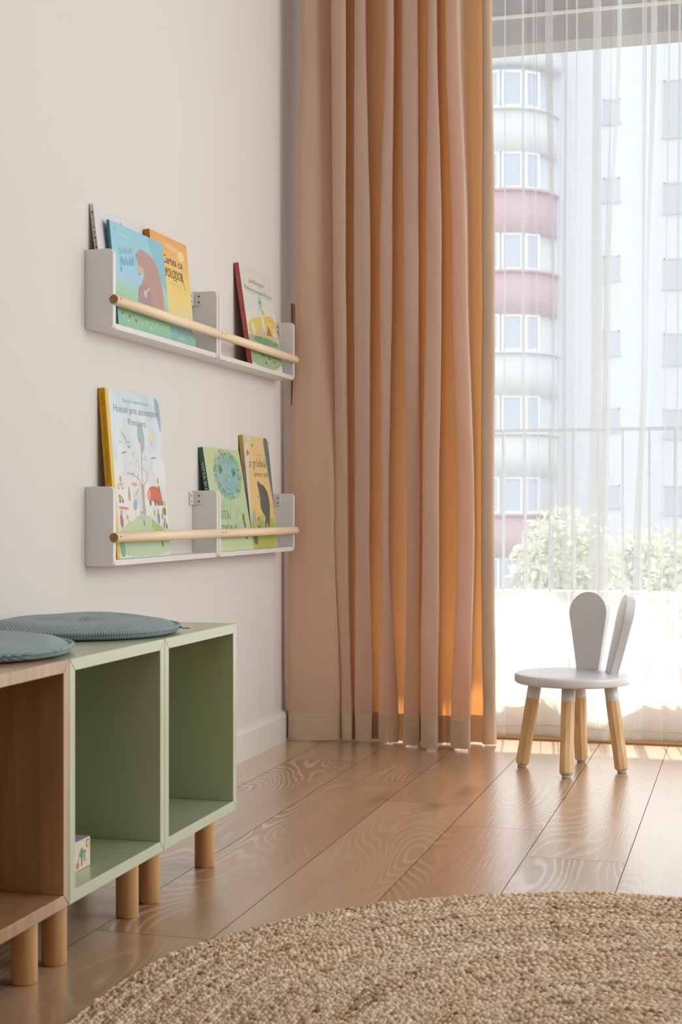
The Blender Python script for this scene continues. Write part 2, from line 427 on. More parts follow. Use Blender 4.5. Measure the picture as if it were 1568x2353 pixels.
def tree(x, y, top, rad, label, seed):
    T = empty('garden_tree', label, 'tree', (x, y, -6)); h = top+6
    g = np.random.default_rng(seed)
    bm = bmesh.new(); lathe(bm, [(.14, 0), (.10, h*.5), (.05, h*.8)], 10)
    for k in range(6):
        a = k*1.05; tube(bm, [(0, 0, h*.55), (math.cos(a)*rad*.4, math.sin(a)*rad*.4, h*.7), (math.cos(a)*rad*.75, math.sin(a)*rad*.75, h*.82)], .025, 6)
    bm_obj('trunk', bm, mat('bark', '7a6a58', .9), T)
    n = 3200; d = g.normal(size=(n, 3)); d /= np.linalg.norm(d, axis=1)[:, None]
    c = d*(g.uniform(.2, 1, n)**.5)[:, None]*np.array([rad, rad, 1.0]); c[:, 2] += h-1.05
    c += g.normal(size=(n, 3))*.07
    a = g.normal(size=(n, 3)); a /= np.linalg.norm(a, axis=1)[:, None]; b = np.cross(a, g.normal(size=(n, 3))); b /= np.linalg.norm(b, axis=1)[:, None]
    s = g.uniform(.05, .09, n)[:, None]
    V = np.stack([c-a*s, c-b*s*.5, c+a*s, c+b*s*.5], 1).reshape(-1, 3)
    me = bpy.data.meshes.new('foliage'); me.from_pydata(V.tolist(), [], np.arange(4*n).reshape(-1, 4).tolist()); me.update()
    m = mat('tree_leaves', 'd3d7c2', .7, .1); mesh_obj('foliage', me, m, T)
tree(-2.45, 20, .75, .75, 'sunlit yellow green tree beyond the railing, nearer the orange curtain', 3)
tree(-.75, 19, .55, .55, 'yellow green tree beyond the railing at the right edge of the window', 4)
tree(-1.75, 24, .45, .6, 'pale green tree beyond the railing, between two nearer trees', 5)

# ------------------------------------------------------------------ curtains
def smooth_plan(P, it=3):
    P = np.array(P, float)
    for _ in range(it):
        a, b = P[:-1], P[1:]
        Q = np.empty((2*len(a), 2)); Q[0::2] = .75*a+.25*b; Q[1::2] = .25*a+.75*b
        P = np.vstack([P[:1], Q, P[-1:]])
    return P
def sheet(name, levels, zs, z_lo, z_hi, nz, mats, parent, wob=0.0, seed=1, jit=None, it=3):
    """levels: list of plan polylines (same count) at heights zs (descending)."""
    L = np.stack([smooth_plan(p, it) for p in levels]); n = L.shape[1]
    zs = np.array(zs); rows = []
    Z = np.linspace(z_hi, z_lo, nz)
    for z in Z:
        k = int(np.clip(np.searchsorted(-zs, -z)-1, 0, len(zs)-2)); f = np.clip((zs[k]-z)/(zs[k]-zs[k+1]), 0, 1); f = f*f*(3-2*f)
        p = L[k]*(1-f)+L[k+1]*f
        rows.append(np.column_stack([p, np.full(n, z)]))
    V = np.stack(rows)
    s = np.concatenate([[0], np.cumsum(np.linalg.norm(np.diff(L[-1], axis=0), axis=1))])
    if wob:
        amp = wob*(.25+.75*np.exp(-np.maximum(Z, 0)/.35))[:, None]
        V[..., 1] += amp*(np.sin(s*41+Z[:, None]*9+seed)+.7*np.sin(s*23-Z[:, None]*17+2*seed)+.5*np.sin(s*67+Z[:, None]*31))
        V[..., 0] += amp*.7*(np.sin(s*37+Z[:, None]*11+seed*3)+.6*np.sin(s*59-Z[:, None]*23))
    if jit is not None: V[..., 1] += jit(V[..., 0])
    me = grid_mesh(name, V, n, nz)
    uvl = me.uv_layers.new(name='UVMap'); vi = np.empty(len(me.loops), int); me.loops.foreach_get('vertex_index', vi)
    U = np.column_stack([np.tile(s, nz), np.repeat(Z, n)])[vi]
    uvl.data.foreach_set('uv', U.ravel().astype(np.float32))
    return mesh_obj(name, me, mats, parent), L

# folds of the heavy curtain, measured at four heights: (left, right) edge of each forward fold
FOLDS = [  # top, upper, lower, hem ; front depth, valley depth after the fold
 (((758.7, 794), (762.7, 794), (772, 800), (786, 808)), (3.975, 3.985, 4.02, 4.035), 4.075),
 (((812.5, 838), (811, 850.6), (814, 849), (814, 855.6)), (3.985, 3.985, 4.01, 4.03), 4.085),
 (((885, 904), (871, 901), (873, 892), (869, 915)), (3.98, 3.98, 4.0, 4.035), 4.07),
 (((922, 960), (925, 961.7), (934, 966.5), (926, 963.5)), (3.98, 3.97, 3.985, 4.0), 4.075),
 (((981.6, 1003), (978, 1014.8), (968.5, 1008.8), (965, 1006.5)), (3.97, 3.965, 3.96, 3.965), 4.07),
 (((1021, 1053), (1037, 1072), (1050, 1089.4), (1034, 1079.5)), (3.97, 3.97, 3.965, 3.975), 4.105),
 (((1108, 1129), (1106, 1136), (1104, 1134), (1108, 1138.5)), (4.06, 4.06, 4.07, 4.075), 4.12),
]
LEFT = (690, 681, 663, 662)
def heavy_plan(k):
    P = []; l = LEFT[k]; yb = (3.985, 3.99, 4.005, 4.01)[k]
    P += [(ux(l, yb)-.004, yb+.05), (ux(l, yb)-.004, yb+.006), (ux(l+8, yb), yb)]
    a0 = FOLDS[0][0][k][0]; span = a0-l
    for q, dy in ((.25, 0), (.5, .003), (.72, (.022, .016, .008, .012)[k])): P.append((ux(l+span*q, yb+dy), yb+dy))
    dep = (.075, .055, .018, .05)[k]
    P.append((ux(a0-2, yb+.01)-.006, yb+dep*.6))
    for i, (ed, yf, yv) in enumerate(FOLDS):
        xl, xr = ux(ed[k][0], yf[k]), ux(ed[k][1], yf[k]); y = yf[k]; xc = (xl+xr)/2-.012
        g = .010; v = yv if i > 0 else y+dep
        pv = FOLDS[i-1][2] if i > 0 else y+dep
        if i == 0 and k >= 2:      # this fold dies out into the flat panel lower down
            P += [(xl-.004, y+dep*.5), (xl, y), ((xl+xr)/2, y-.002), (xr, y), (xr-.004, yv-.01), (xr+.002, yv)]
            continue
        P += [(xc-g, pv), (xl, y+.012), (xl+.003, y), (xr-.003, y), (xr, y+.012), (xc+g, v)]
    P[-1] = (xr+.0005, y+.016); P += [(xr-.004, y+.020), ((xl+xr)/2, y+.017), (xl+.004, y+.018)]
    return P
n0 = [len(heavy_plan(k)) for k in range(4)]
plans = [heavy_plan(k) for k in range(4)]
ZS = [2.095, 1.363, .63, .02]
cur = empty('linen_curtain', 'floor length beige curtain glowing orange in its folds beside the window', 'curtain', (0, 0, 0))
pn, _ = sheet('panel', plans, ZS, .083, 2.66, 120, [M_curtain, M_hem], cur, .0022, 1)
ncol = len(_[0])
for p in pn.data.polygons:                                         # the leading edge is turned over and sewn down, like the hem
    if p.vertices[0] % ncol >= (n0[0]-8)*8: p.material_index = 1
sheet('hem', plans, ZS, .006, .083, 14, M_hem, cur, .0022, 1)

SH = [  # sheer pleats: (centre, width) at top, middle, low
 ((1160, 3), (1159, 5), (1157, 6)), ((1200, 5), (1200, 8), (1208, 8)), ((1224, 3), (1232, 3), (1240, 3)), ((1260, 19), (1271, 6), (1270, 8)),
 ((1303, 4), (1297, 9), (1299, 14)), ((1327, 4), (1323, 2), (1318, 3)), ((1374, 18), (1373, 24), (1365, 26)), ((1425, 9), (1398, 6), (1386, 8)),
 ((1478, 4), (1475, 2), (1470, 3)), ((1503, 13), (1487, 6), (1463, 8)), ((1538, 4), (1530, 4), (1520, 5)), ((1562, 5), (1558, 5), (1552, 6))]
c = 1120
while c > 800: SH.insert(0, ((c, 6), (c-2, 6), (c+2, 8))); c -= 42
c = 1605
while c < 2500: SH.append(((c, 7), (c-6, 9), (c-9, 9))); c += 55
YS = 4.252
def sheer_plan(k):
    P = [(ux(775, YS), YS)]
    for i, f in enumerate(SH):
        cx, wd = f[k]; x = ux(cx, YS); h = wd*.00064
        P += [(x-h*3-.006, YS), (x+h, YS-.002), (x+h+.0006, YS+.004), (x-h-.0006, YS+.006), (x-h, YS+.011), (x+h*3+.006, YS+.008 if i % 2 else YS+.003)]
    P.append((ux(2560, YS), YS)); return P
splans = [sheer_plan(k) for k in range(3)]
wave = lambda x: .0195*np.cos((x-ux(1225, YS))*2*np.pi/.36)+.003*np.cos((x+.2)*2*np.pi/.13)
sh = empty('sheer_curtain', 'white see-through voile curtain hanging across the whole window', 'curtain', (0, 0, 0))
_, SL = sheet('panel', splans, [2.1, 1.2, .35], .036, 2.66, 50, M_sheer, sh, 0.0004, 2, wave, 2)
_, SL = sheet('hem', splans, [2.1, 1.2, .35], .006, .036, 6, M_sheerhem, sh, 0.0004, 2, wave, 2)
p = SL[-1][::3]; xs_ = np.linspace(p[:, 0].min()+.01, p[:, 0].max()-.01, 260)
bm = bmesh.new(); tube(bm, [(x, YS-.006+float(wave(x)), .036+.004*math.sin(x*9)) for x in xs_], .0016, 6)
bm_obj('weight_cord', bm, mat('hem_cord', 'd8c7a4', .7), sh)

# ------------------------------------------------------------------ storage cabinets
def cab_panel(bm, a, b, c, d, x0, x1):
    """mitred board: a-b outer edge, c-d inner edge (y,z), extruded in x"""
    vs0 = [bm.verts.new((x0, y, z)) for y, z in (a, b, c, d)]; vs1 = [bm.verts.new((x1, y, z)) for y, z in (a, b, c, d)]
    bm.faces.new(vs0); bm.faces.new(vs1[::-1])
    for i in range(4): bm.faces.new((vs0[i], vs1[i], vs1[(i+1) % 4], vs0[(i+1) % 4]))
    bmesh.ops.recalc_face_normals(bm, faces=bm.faces)
    bmesh.ops.bevel(bm, geom=list(bm.edges), offset=.0006, segments=1, affect='EDGES')
def cabinet(name, label, y0, m, first=None):
    """open cube on four round legs; x from the back (0) to the front (.35)"""
    t = empty(name, label, 'cabinet', (-1.287, y0, 0), 0, 'cube cabinets along the wall')
    if first is not None:
        for ch in list(first.children):
            c2 = ch.copy(); COL.objects.link(c2); c2.parent = t
        return t
    w_, zb, zt, th, g = .3505, .1003, .4505, .018, .0003
    y0_, y1_ = .0006, w_-.0006
    bm = bmesh.new(); cab_panel(bm, (y0_+g, zt), (y1_-g, zt), (y1_-th-g, zt-th), (y0_+th+g, zt-th), 0, .35); bm_obj('top_panel', bm, m, t)
    bm = bmesh.new(); cab_panel(bm, (y0_+g, zb), (y1_-g, zb), (y1_-th-g, zb+th), (y0_+th+g, zb+th), 0, .35); bm_obj('bottom_panel', bm, m, t)
    bm = bmesh.new(); cab_panel(bm, (y0_, zb+g), (y0_, zt-g), (y0_+th, zt-th-g), (y0_+th, zb+th+g), 0, .35); bm_obj('side_panel', bm, m, t)
    bm = bmesh.new(); cab_panel(bm, (y1_, zb+g), (y1_, zt-g), (y1_-th, zt-th-g), (y1_-th, zb+th+g), 0, .35); bm_obj('side_panel', bm, m, t)
    box('back_panel', (.006, y0_+th, zb+th), (.012, y1_-th, zt-th), m, t)
    for x in (.046, .303):
        for y in (.0455, .305):
            bm = bmesh.new(); M = Matrix.Translation((x, y, 0))
            lathe(bm, [(.0165, 0), (.0185, .002), (.0185, .099), (.0185, .1003)], 28, M)
            bm_obj('leg', bm, M_beech, t)
    return t
g1 = cabinet('cube_cabinet', 'sage green open cube cabinet holding a small toy box', 1.8985, M_green)
g2 = cabinet('cube_cabinet', 'empty sage green open cube cabinet at the far end of the row', 2.2485, M_green, g1)
wd_ = cabinet('cube_cabinet', 'oak wood veneer open cube cabinet at the near end of the row', 1.5485, M_oak)

# toy box
def toy_box():
    t = empty('toy_box', 'small cream cardboard toy box with a tree drawing inside the green cabinet', 'box', (-.979, 2.055, .1186), 0)
    m = mat('toy_box_card', 'd9cbb6', .6, .3); d, w2, h = .055, .085, .0445
    bm = bmesh.new(); add_box(bm, (-d, -w2, 0), (0, 0, h), .0008, 1); bm_obj('carton', bm, m, t)
    def disc(bm, cy, cz, rx, rz, mi, n=18, x=.0004): f = bm.faces.new([bm.verts.new((x, cy+rx*math.cos(2*math.pi*i/n), cz+rz*math.sin(2*math.pi*i/n))) for i in range(n)]); f.material_index = mi
    def quad(bm, pts, mi, x=.0004): f = bm.faces.new([bm.verts.new((x, a, b)) for a, b in pts]); f.material_index = mi
    bm = bmesh.new()
    disc(bm, -.030, .025, .0055, .008, 0); quad(bm, [(-.0315, .006), (-.0285, .006), (-.0285, .019), (-.0315, .019)], 1)
    disc(bm, -.020, .0255, .003, .003, 1); quad(bm, [(-.0235, .0105), (-.0165, .0105), (-.018, .022), (-.0225, .022)], 2)
    disc(bm, -.044, .0085, .005, .005, 3); quad(bm, [(-.043, .013), (-.0415, .013), (-.036, .026), (-.0375, .0265)], 3)
    disc(bm, -.0095, .0365, .0058, .0065, 1); disc(bm, -.0095, .0365, .0042, .0048, 4, x=.0006)
    bm_obj('picture', bm, [mat('print_green', '6f9a7a', .6), mat('print_brown', '7c6a66', .6), mat('print_olive', '9aa67e', .6), mat('print_rose', 'b87f7c', .6), m], t)
    bm = bmesh.new()
    f = bm.faces.new([bm.verts.new((-d+.001, -w2+.001, h+.0003)), bm.verts.new((-.002, -w2+.001, h+.0003)), bm.verts.new((-.002, -.0005, h+.0003)), bm.verts.new((-d+.001, -.0005, h+.0003))])
    n = 20; f = bm.faces.new([bm.verts.new((-.026+.013*math.cos(2*math.pi*i/n), -.038+.016*math.sin(2*math.pi*i/n), h+.0006)) for i in range(n)]); f.material_index = 1
    bm_obj('top_label', bm, [mat('print_grey_lilac', '9a98a4', .6), mat('print_plum', '6a4e5a', .6)], t)
toy_box()

# seat cushions
def cord_mat():
    m = mat('teal_corduroy', '81969a', .95, .1); t = NT(m); c = t.coord()
    x = t.add('ShaderNodeSeparateXYZ', Vector=c)
    rib = t.math('SINE', t.math('MULTIPLY', t.math('ADD', x.outputs[0], t.math('MULTIPLY', x.outputs[1], .45)), 1250.0))
    rib = t.math('ADD', t.math('MULTIPLY', rib, .5), .5)
    n = t.noise(c, 22, 4)
    col = t.mix(t.math('MULTIPLY', n, .8), '7a9094', 'aabcbd')
    t.base(t.mix(t.math('MULTIPLY', rib, .45), col, tuple(q*.62 for q in lin('81969a')[:3])+(1,)))
    t.bump(rib, .7, .0018); 
    b = t.n['Principled BSDF']; b.inputs['Sheen Weight'].default_value = .35
    return m
M_cord = cord_mat()
def cushion(loc, rz, label, seed, zip_=True):
    t = empty('seat_cushion', label, 'cushion', loc, rz, 'round corduroy cushions'); g = np.random.default_rng(seed)
    r, h = .170, .026; nr, na = 26, 120
    ph = g.uniform(0, 6, 8)
    def top(q, a):
        e = h*(1-max(0, (q-.72)/.28)**2.4*.55)
        return e+.0025*math.sin(3*a+ph[0])*q*(1-q)*3+.002*math.sin(7*q+2*a+ph[1])*(1-q)*2-.006*math.exp(-(q/.07)**2)+.0014*math.sin(a*5+q*9+ph[2])*q
    bm = bmesh.new(); rings = []
    qs = [0]+[((k+1)/nr)**.8 for k in range(nr)]
    for q in qs[1:]:
        rings.append([bm.verts.new((r*q*math.cos(a)*(1+.008*math.sin(4*a+ph[3])), r*q*math.sin(a)*(1+.008*math.sin(4*a+ph[3])), top(q, a))) for a in [2*math.pi*i/na for i in range(na)]])
    cc = bm.verts.new((0, 0, top(0, 0)))
    # rounded lower edge
    for q, z in ((1.012, .0075), (.985, .003), (.93, .0008)):
        rings.append([bm.verts.new((r*q*math.cos(a)*(1+.008*math.sin(4*a+ph[3])), r*q*math.sin(a)*(1+.008*math.sin(4*a+ph[3])), z)) for a in [2*math.pi*i/na for i in range(na)]])
    for i in range(na): bm.faces.new((cc, rings[0][i], rings[0][(i+1) % na]))
    for A, B in zip(rings, rings[1:]):
        for i in range(na): bm.faces.new((A[i], B[i], B[(i+1) % na], A[(i+1) % na]))
    bm.faces.new(rings[-1][::-1])
    for f in bm.faces: f.smooth = True
    bm_obj('pad', bm, M_cord, t)
    bm = bmesh.new()
    zp = lambda a: h*.47
    pts = [(r*1.008*(1+.008*math.sin(4*a+ph[3]))*math.cos(a), r*1.008*(1+.008*math.sin(4*a+ph[3]))*math.sin(a), zp(a)) for a in [2*math.pi*i/na for i in range(na+1)]]
    tube(bm, pts, .0036, 10); bm_obj('piping', bm, M_cord, t)
    if zip_:
        bm = bmesh.new(); add_box(bm, (r*1.0, -.002, .010), (r*1.0+.008, .002, .013), .0006, 1); add_box(bm, (r*1.0+.008, -.0018, .009), (r*1.0+.022, .0018, .0105), .0005, 1)
        z = bm_obj('zip_pull', bm, mat('zip_metal', '55585a', .35, .5, Metallic=.8), t); z.rotation_euler = (0, 0, R(-8))
    return t
cushion((-1.118, 2.305, .4508), R(20), 'round grey teal corduroy cushion with zip pull, lying across the two green cabinets', 1)
cushion((-1.128, 1.912, .4508), R(140), 'round grey teal corduroy cushion, cut by the photo edge, on the oak cabinet', 2)

# ------------------------------------------------------------------ wall shelves
def shelf(name, label, y0, z0, L):
    """book ledge: two side panels, a bottom board, a round front rail and plastic brackets. local x from the wall outward"""
    t = empty(name, label, 'shelf', (XW, y0, z0), 0, 'white book ledges on the wall')
    D, H, th = .0625, .1625, .0135
    def side(y):
        bm = bmesh.new(); r = .010; poly = [(0, 0)]
        for cx, cz, a0 in ((D-r, r, -90), (D-r, H-r, 0)):
            poly += [(cx+r*math.cos(R(a0+a)), cz+r*math.sin(R(a0+a))) for a in range(0, 91, 15)]
        poly.append((0, H))
        prism(bm, poly, 0, th, Matrix(((1, 0, 0, 0), (0, 0, -1, y+th), (0, 1, 0, 0), (0, 0, 0, 1))), .0012)
        bmesh.ops.recalc_face_normals(bm, faces=bm.faces); return bm_obj('side_panel', bm, M_white, t)
    side(0); side(L-th)
    box('bottom_board', (0, th+.0003, .0005), (D-.002, L-th-.0003, .0125), M_white, t, .0008, 1)
    # rail sits in a notch in the front edges
    rx, rz, rr = D+.0025, .0585, .0108
    bm = bmesh.new(); M = Matrix.Translation((rx, -.0025, rz)) @ Matrix.Rotation(R(-90), 4, 'X')
    lathe(bm, [(rr-.0015, 0), (rr, .0012), (rr, L+.0035), (rr-.0015, L+.005)], 28, M)
    for f in bm.faces:
        if len(f.verts) > 4: f.material_index = 1
    rl = bm_obj('front_rail', bm, [M_rod, M_rodend], t)
    for y in (.010, L-.010):
        bm = bmesh.new(); M = Matrix.Translation((rx+rr*.93, y, rz+.002)) @ Matrix.Rotation(R(90), 4, 'Y'); lathe(bm, [(.0016, 0), (.0016, .0012)], 12, M); bm_obj('screw', bm, M_dark, rl)
    for s_, y in ((1, th+.0001), (-1, L-th-.0001)):
        bm = bmesh.new(); a, b = sorted((y, y+s_*.003)); add_box(bm, (.001, a, H-.035), (.0255, b, H-.004), .0012, 2)
        a, b = sorted((y, y+s_*.024)); add_box(bm, (.0003, a, H-.035), (.004, b, H-.004), .0012, 2)
        br = bm_obj('bracket', bm, M_plastic, t)
        for zz in (H-.0125, H-.0265):
            bm = bmesh.new(); lathe(bm, [(.0024, 0), (.0015, .0009)], 12, Matrix.Translation((.0175, y+s_*.0028, zz)) @ Matrix.Rotation(R(-90*s_), 4, 'X')); bm_obj('screw', bm, M_dark, br)
            bm = bmesh.new(); lathe(bm, [(.0024, 0), (.0015, .0009)], 12, Matrix.Translation((.0038, y+s_*.016, zz)) @ Matrix.Rotation(R(90), 4, 'Y')); bm_obj('screw', bm, M_dark, br)
    return t
ZU, ZL = 1.0325, .5495
s1 = shelf('book_ledge', 'upper white book ledge with wooden rail holding the blue bear book', 2.7282, ZU, .6085)
def dup(root, loc, label):
    r = root.copy(); COL.objects.link(r); r.location = loc; r['label'] = label
    for ch in list(root.children):
        c2 = ch.copy(); COL.objects.link(c2); c2.parent = r
        for g in ch.children:
            d = g.copy(); COL.objects.link(d); d.parent = c2
    return r
dup(s1, (XW, 3.3405, ZU), 'upper white book ledge beside the curtain holding only the red-spined book')
dup(s1, (XW, 2.7292, ZL), 'lower white book ledge holding only the tall yellow-spined book')
dup(s1, (XW, 3.3405, ZL), 'lower white book ledge beside the curtain holding two green and yellow books')

# ------------------------------------------------------------------ books
def art_mat(name, stops, nscale=6, namt=.35, axis=1, rough=.38, extra=None):
    """printed cover: a colour run along the cover (or across it) broken up with noise"""
    m = mat(name, 'ffffff', rough, .35); t = NT(m)
    uv = t.n.new('ShaderNodeUVMap'); uv.uv_map = 'UVMap'; sp = t.add('ShaderNodeSeparateXYZ', Vector=uv.outputs[0])
    n = t.noise(uv.outputs[0], nscale, 3)
    f = t.math('ADD', sp.outputs[axis], t.math('MULTIPLY', t.math('SUBTRACT', n, .5), namt))
    c = t.ramp(f, [(p, tint(q)) for p, q in stops])
    if extra: c = extra(t, uv.outputs[0], c)
    t.base(c); return m
def tint(c, k=.13):
    return ''.join('%02x' % int(int(c[i:i+2], 16)*(1-k)+h*k) for i, h in ((0, 236), (2, 232), (4, 226)))
def flat(c): return mat('print_'+c, tint(c), .45, .3)
PAGES = mat('book_pages', 'e6dfd2', .8)
def book(name, label, P, W, xb, zb, xt, zt, th, cover_m, spine_m, group=None, round_=0.0):
    H = math.hypot(xt-xb, zt-zb); V = Vector((xt-xb, 0, zt-zb)).normalized(); N = Vector((0, 1, 0)).cross(V)
    t = empty(name, label, 'book', group=group)
    t.matrix_world = Matrix(((0, V.x, N.x, xb), (1, V.y, N.y, P), (0, V.z, N.z, zb), (0, 0, 0, 1)))
    b = .0016 if th > .009 else .0007
    bm = bmesh.new()
    def rect(lo, hi, mi):
        n0 = len(bm.faces); add_box(bm, lo, hi, 0, 1, mi)
    if round_:
        poly = [(0, 0)]
        for cx, cy, a0 in ((W-round_, round_, -90), (W-round_, H-round_, 0)):
            poly += [(cx+round_*math.cos(R(a0+a)), cy+round_*math.sin(R(a0+a))) for a in range(0, 91, 15)]
        poly += [(0, H)]
        prism(bm, poly, -b, 0)
    else: rect((0, 0, -b), (W, H, 0), 0)
    rect((0, 0, -th), (W, H, -th+b), 1); rect((-.0012, 0, -th), (0, H, 0), 1)
    uvl = bm.loops.layers.uv.new('UVMap')
    for f in bm.faces:
        for l in f.loops: l[uvl].uv = (l.vert.co.x/W, l.vert.co.y/H)
    bm_obj('cover', bm, [cover_m, spine_m], t)
    ins = .0025 if th > .009 else .0004
    box('pages', (.0, ins, -th+b), (W-ins, H-ins, -b), PAGES, t)
    return t, W, H
class Art:
    """flat printed shapes lying on a cover, millimetre coordinates from its lower left corner"""
    def __init__(s): s.bm = bmesh.new(); s.m = []; s.k = 0
    def mi(s, c):
        if c not in s.m: s.m.append(c)
        return s.m.index(c)
    def poly(s, pts, c, z=None):
        s.k += 1; zz = .0001+.000002*s.k if z is None else z
        vs = [s.bm.verts.new((x/1000, y/1000, zz)) for x, y in pts]
        f = s.bm.faces.new(vs); f.material_index = s.mi(c)
        if f.normal.z == 0: f.normal_update()
        if f.normal.z < 0: f.normal_flip()
    def ell(s, x, y, rx, ry, c, rot=0, n=20):
        cr, sr = math.cos(R(rot)), math.sin(R(rot))
        s.poly([(x+rx*math.cos(2*math.pi*i/n)*cr-ry*math.sin(2*math.pi*i/n)*sr, y+rx*math.cos(2*math.pi*i/n)*sr+ry*math.sin(2*math.pi*i/n)*cr) for i in range(n)], c)
    def line(s, pts, w, c):
        s.k += 1; zz = .0001+.000002*s.k
        for (x0, y0), (x1, y1) in zip(pts, pts[1:]):
            d = math.hypot(x1-x0, y1-y0) or 1; nx, ny = -(y1-y0)/d*w/2, (x1-x0)/d*w/2
            vs = [s.bm.verts.new((a/1000, b/1000, zz)) for a, b in ((x0+nx, y0+ny), (x0-nx, y0-ny), (x1-nx, y1-ny), (x1+nx, y1+ny))]
            f = s.bm.faces.new(vs); f.normal_update(); f.material_index = s.mi(c)
            if f.normal.z < 0: f.normal_flip()
    def scribble(s, x0, y0, x1, y1, h, c, n=14, w=.9, seed=1):
        g = random.Random(seed); p = []
        for i in range(n+1):
            q = i/n; p.append((x0+(x1-x0)*q+g.uniform(-.6, .6), y0+(y1-y0)*q+(h*g.uniform(.5, 1) if i % 2 else 0)))
        s.line(p, w, c)
    def smooth(s, pts, c, it=2):
        P = np.array(list(pts)+[pts[0]], float)
        for _ in range(it):
            a, b = P[:-1], P[1:]; Q = np.empty((2*len(a), 2)); Q[0::2] = .75*a+.25*b; Q[1::2] = .25*a+.75*b
            P = np.vstack([Q, Q[:1]])
        s.poly([tuple(q) for q in P[:-1]], c)
    def build(s, name, parent): return bm_obj(name, s.bm, [flat(c) for c in s.m], parent)
def text(parent, name, body, x, y, size, c, sx=1.0, z=.0006, rot=None, bold=None, width=None, shear=0):
    if bold is None: bold = -.016*size
    """lettering printed on a cover; x, y, size in mm"""
    cu = bpy.data.curves.new(name, 'FONT'); cu.body = body; cu.size = size/1000; cu.offset = bold/1000; cu.resolution_u = 2; cu.shear = shear
    o = bpy.data.objects.new(name, cu); COL.objects.link(o)
    bpy.context.view_layer.update()
    me = bpy.data.meshes.new_from_object(o.evaluated_get(bpy.context.evaluated_depsgraph_get()))
    bpy.data.objects.remove(o); bpy.data.curves.remove(cu)
    xs = [v.co.x for v in me.vertices]
    if width and xs: sx = width/1000/(max(xs)-min(xs))
    M = Matrix.Translation((x/1000, y/1000, z)) @ (rot or Matrix.Identity(4)) @ Matrix.Diagonal((sx, 1, 1, 1))
    me.transform(M)
    for m in list(me.materials): pass
    me.materials.clear()
    return mesh_obj(name, me, flat(c), parent)
def spine_rot(th, up=True):
    """lettering on the spine face (facing local -x)"""
    # text x-axis along +/-Y, text y-axis along Z (towards / away from the cover), normal -X
    if up: return Matrix(((0, 0, -1, 0), (1, 0, 0, 0), (0, -1, 0, 0), (0, 0, 0, 1)))
    return Matrix(((0, 0, -1, 0), (-1, 0, 0, 0), (0, 1, 0, 0), (0, 0, 0, 1)))

# white book at the back
M_wspine = art_mat('white_spine_print', [(0, 'c9a9a5'), (1, 'd6d2cf')], 3, .2)
bk, W, H = book('picture_book', 'white thin picture book standing behind the blue bear book', 2.748, .232, -1.272, 1.0455, -1.303, 1.2925, .008, painted('white_cover', 'dcdcde', .35, .35, 0), M_wspine)
A = Art(); A.scribble(100, 226, 122, 226, 7, '8f9096', 5, 1.0, 3); A.line([(130, 218), (131, 234)], 3.5, '85858c'); A.scribble(140, 226, 168, 226, 4, '97989e', 9, 1.0, 5)
A.build('cover_lettering', bk)
text(bk, 'spine_lettering', 'M M H M M I I M M N M W W I H I M', -1.4, 88, 7.5, '8d5a5f', rot=spine_rot(8), width=146, z=-.0012, bold=.2)

# blue bear book
def bear_extra(t, uv, c):
    n = t.noise(uv, 5, 2); return t.mix(t.math('MULTIPLY', n, .35), c, 'a9cfe0')
bk, W, H = book('picture_book', 'sky blue paperback with a sitting brown bear above green grass on its cover', 2.785, .283, -1.262, 1.0455, -1.284, 1.266, .006,
    art_mat('bear_cover', [(.0, '76b27c'), (.28, '8fc596'), (.40, '97c9a4'), (.47, '9fc3dc'), (.62, '8cc9de'), (1, '84c3d2')], 4, .10, extra=bear_extra), mat('bear_spine', '3f7f8c', .5))
A = Art(); br = 'b08a82'
A.poly([(283-88, 221.3), (283, 221.3), (283, 100), (283-62, 170)], '7fb8cb')
A.smooth([(120.3, 168.7), (130.9, 174.7), (133.4, 167.5), (125.1, 160.7)], 'a27a76')
A.smooth([(138, 181), (152, 186), (169, 185.5), (185, 182.3), (210, 178), (228, 170.5), (242, 155.4), (249, 139), (256, 122.6), (260, 105.6), (260, 81.8), (258, 46), (106, 46), (113, 70), (122, 90), (126, 102), (143, 108), (148, 117), (157.6, 127), (159.5, 135), (156, 139.4), (144, 131), (135.7, 127), (127.6, 132.7), (130.8, 146.8), (126.7, 156.3), (125.5, 164.5)], br)
A.smooth([(132, 148), (143, 147), (163, 143.6), (144, 131), (136, 127.5), (128.5, 132)], 'd0a896')
A.smooth([(125.6, 101), (149, 110), (164, 108), (174, 99), (193, 96), (197, 83), (180, 60), (150, 50), (110, 50), (116, 83)], '9c8488')
A.smooth([(169, 102), (184, 106), (181, 100), (170, 96), (164, 86), (156, 83), (153, 88)], 'cbb0a4')
A.ell(156, 88, 5, 9, 'd6bdae', 20); A.ell(134, 128.5, 3.2, 2.6, '7d6468'); A.ell(147, 163, 3, 2.4, '8d6e6c')
A.ell(120, 44, 3, 4, 'a6656a')
for x, y, c2 in ((26, 66, 'b89098'), (38, 66, 'b89098'), (78, 62, 'dfe8d6'), (92, 58, 'e6efdc'), (24, 30, '8d6a58'), (60, 27, '9a5f52'), (92, 22, '8a5a50'), (124, 20, 'dcd68a'), (150, 25, 'e3dc92'), (172, 15, 'e6dfa0'), (50, 16, 'dfe6c8'), (210, 28, 'e2dc96')): A.ell(x, y, 5 if c2[0] in '89' else 3, 3.4, c2)
A.scribble(33, 200, 102, 198, 5, 'c9e3ea', 17, 1.3, 7); A.ell(24, 206, 2, 5, '8f9fb6')
A.scribble(32, 156, 104, 166, 16, '5c98ad', 13, 1.5, 12); A.scribble(34, 131, 112, 142, 22, '4f8fa8', 19, 1.5, 21); A.ell(38, 124, 3.5, 6, '5c98ad', 10)
A.build('cover_print', bk)

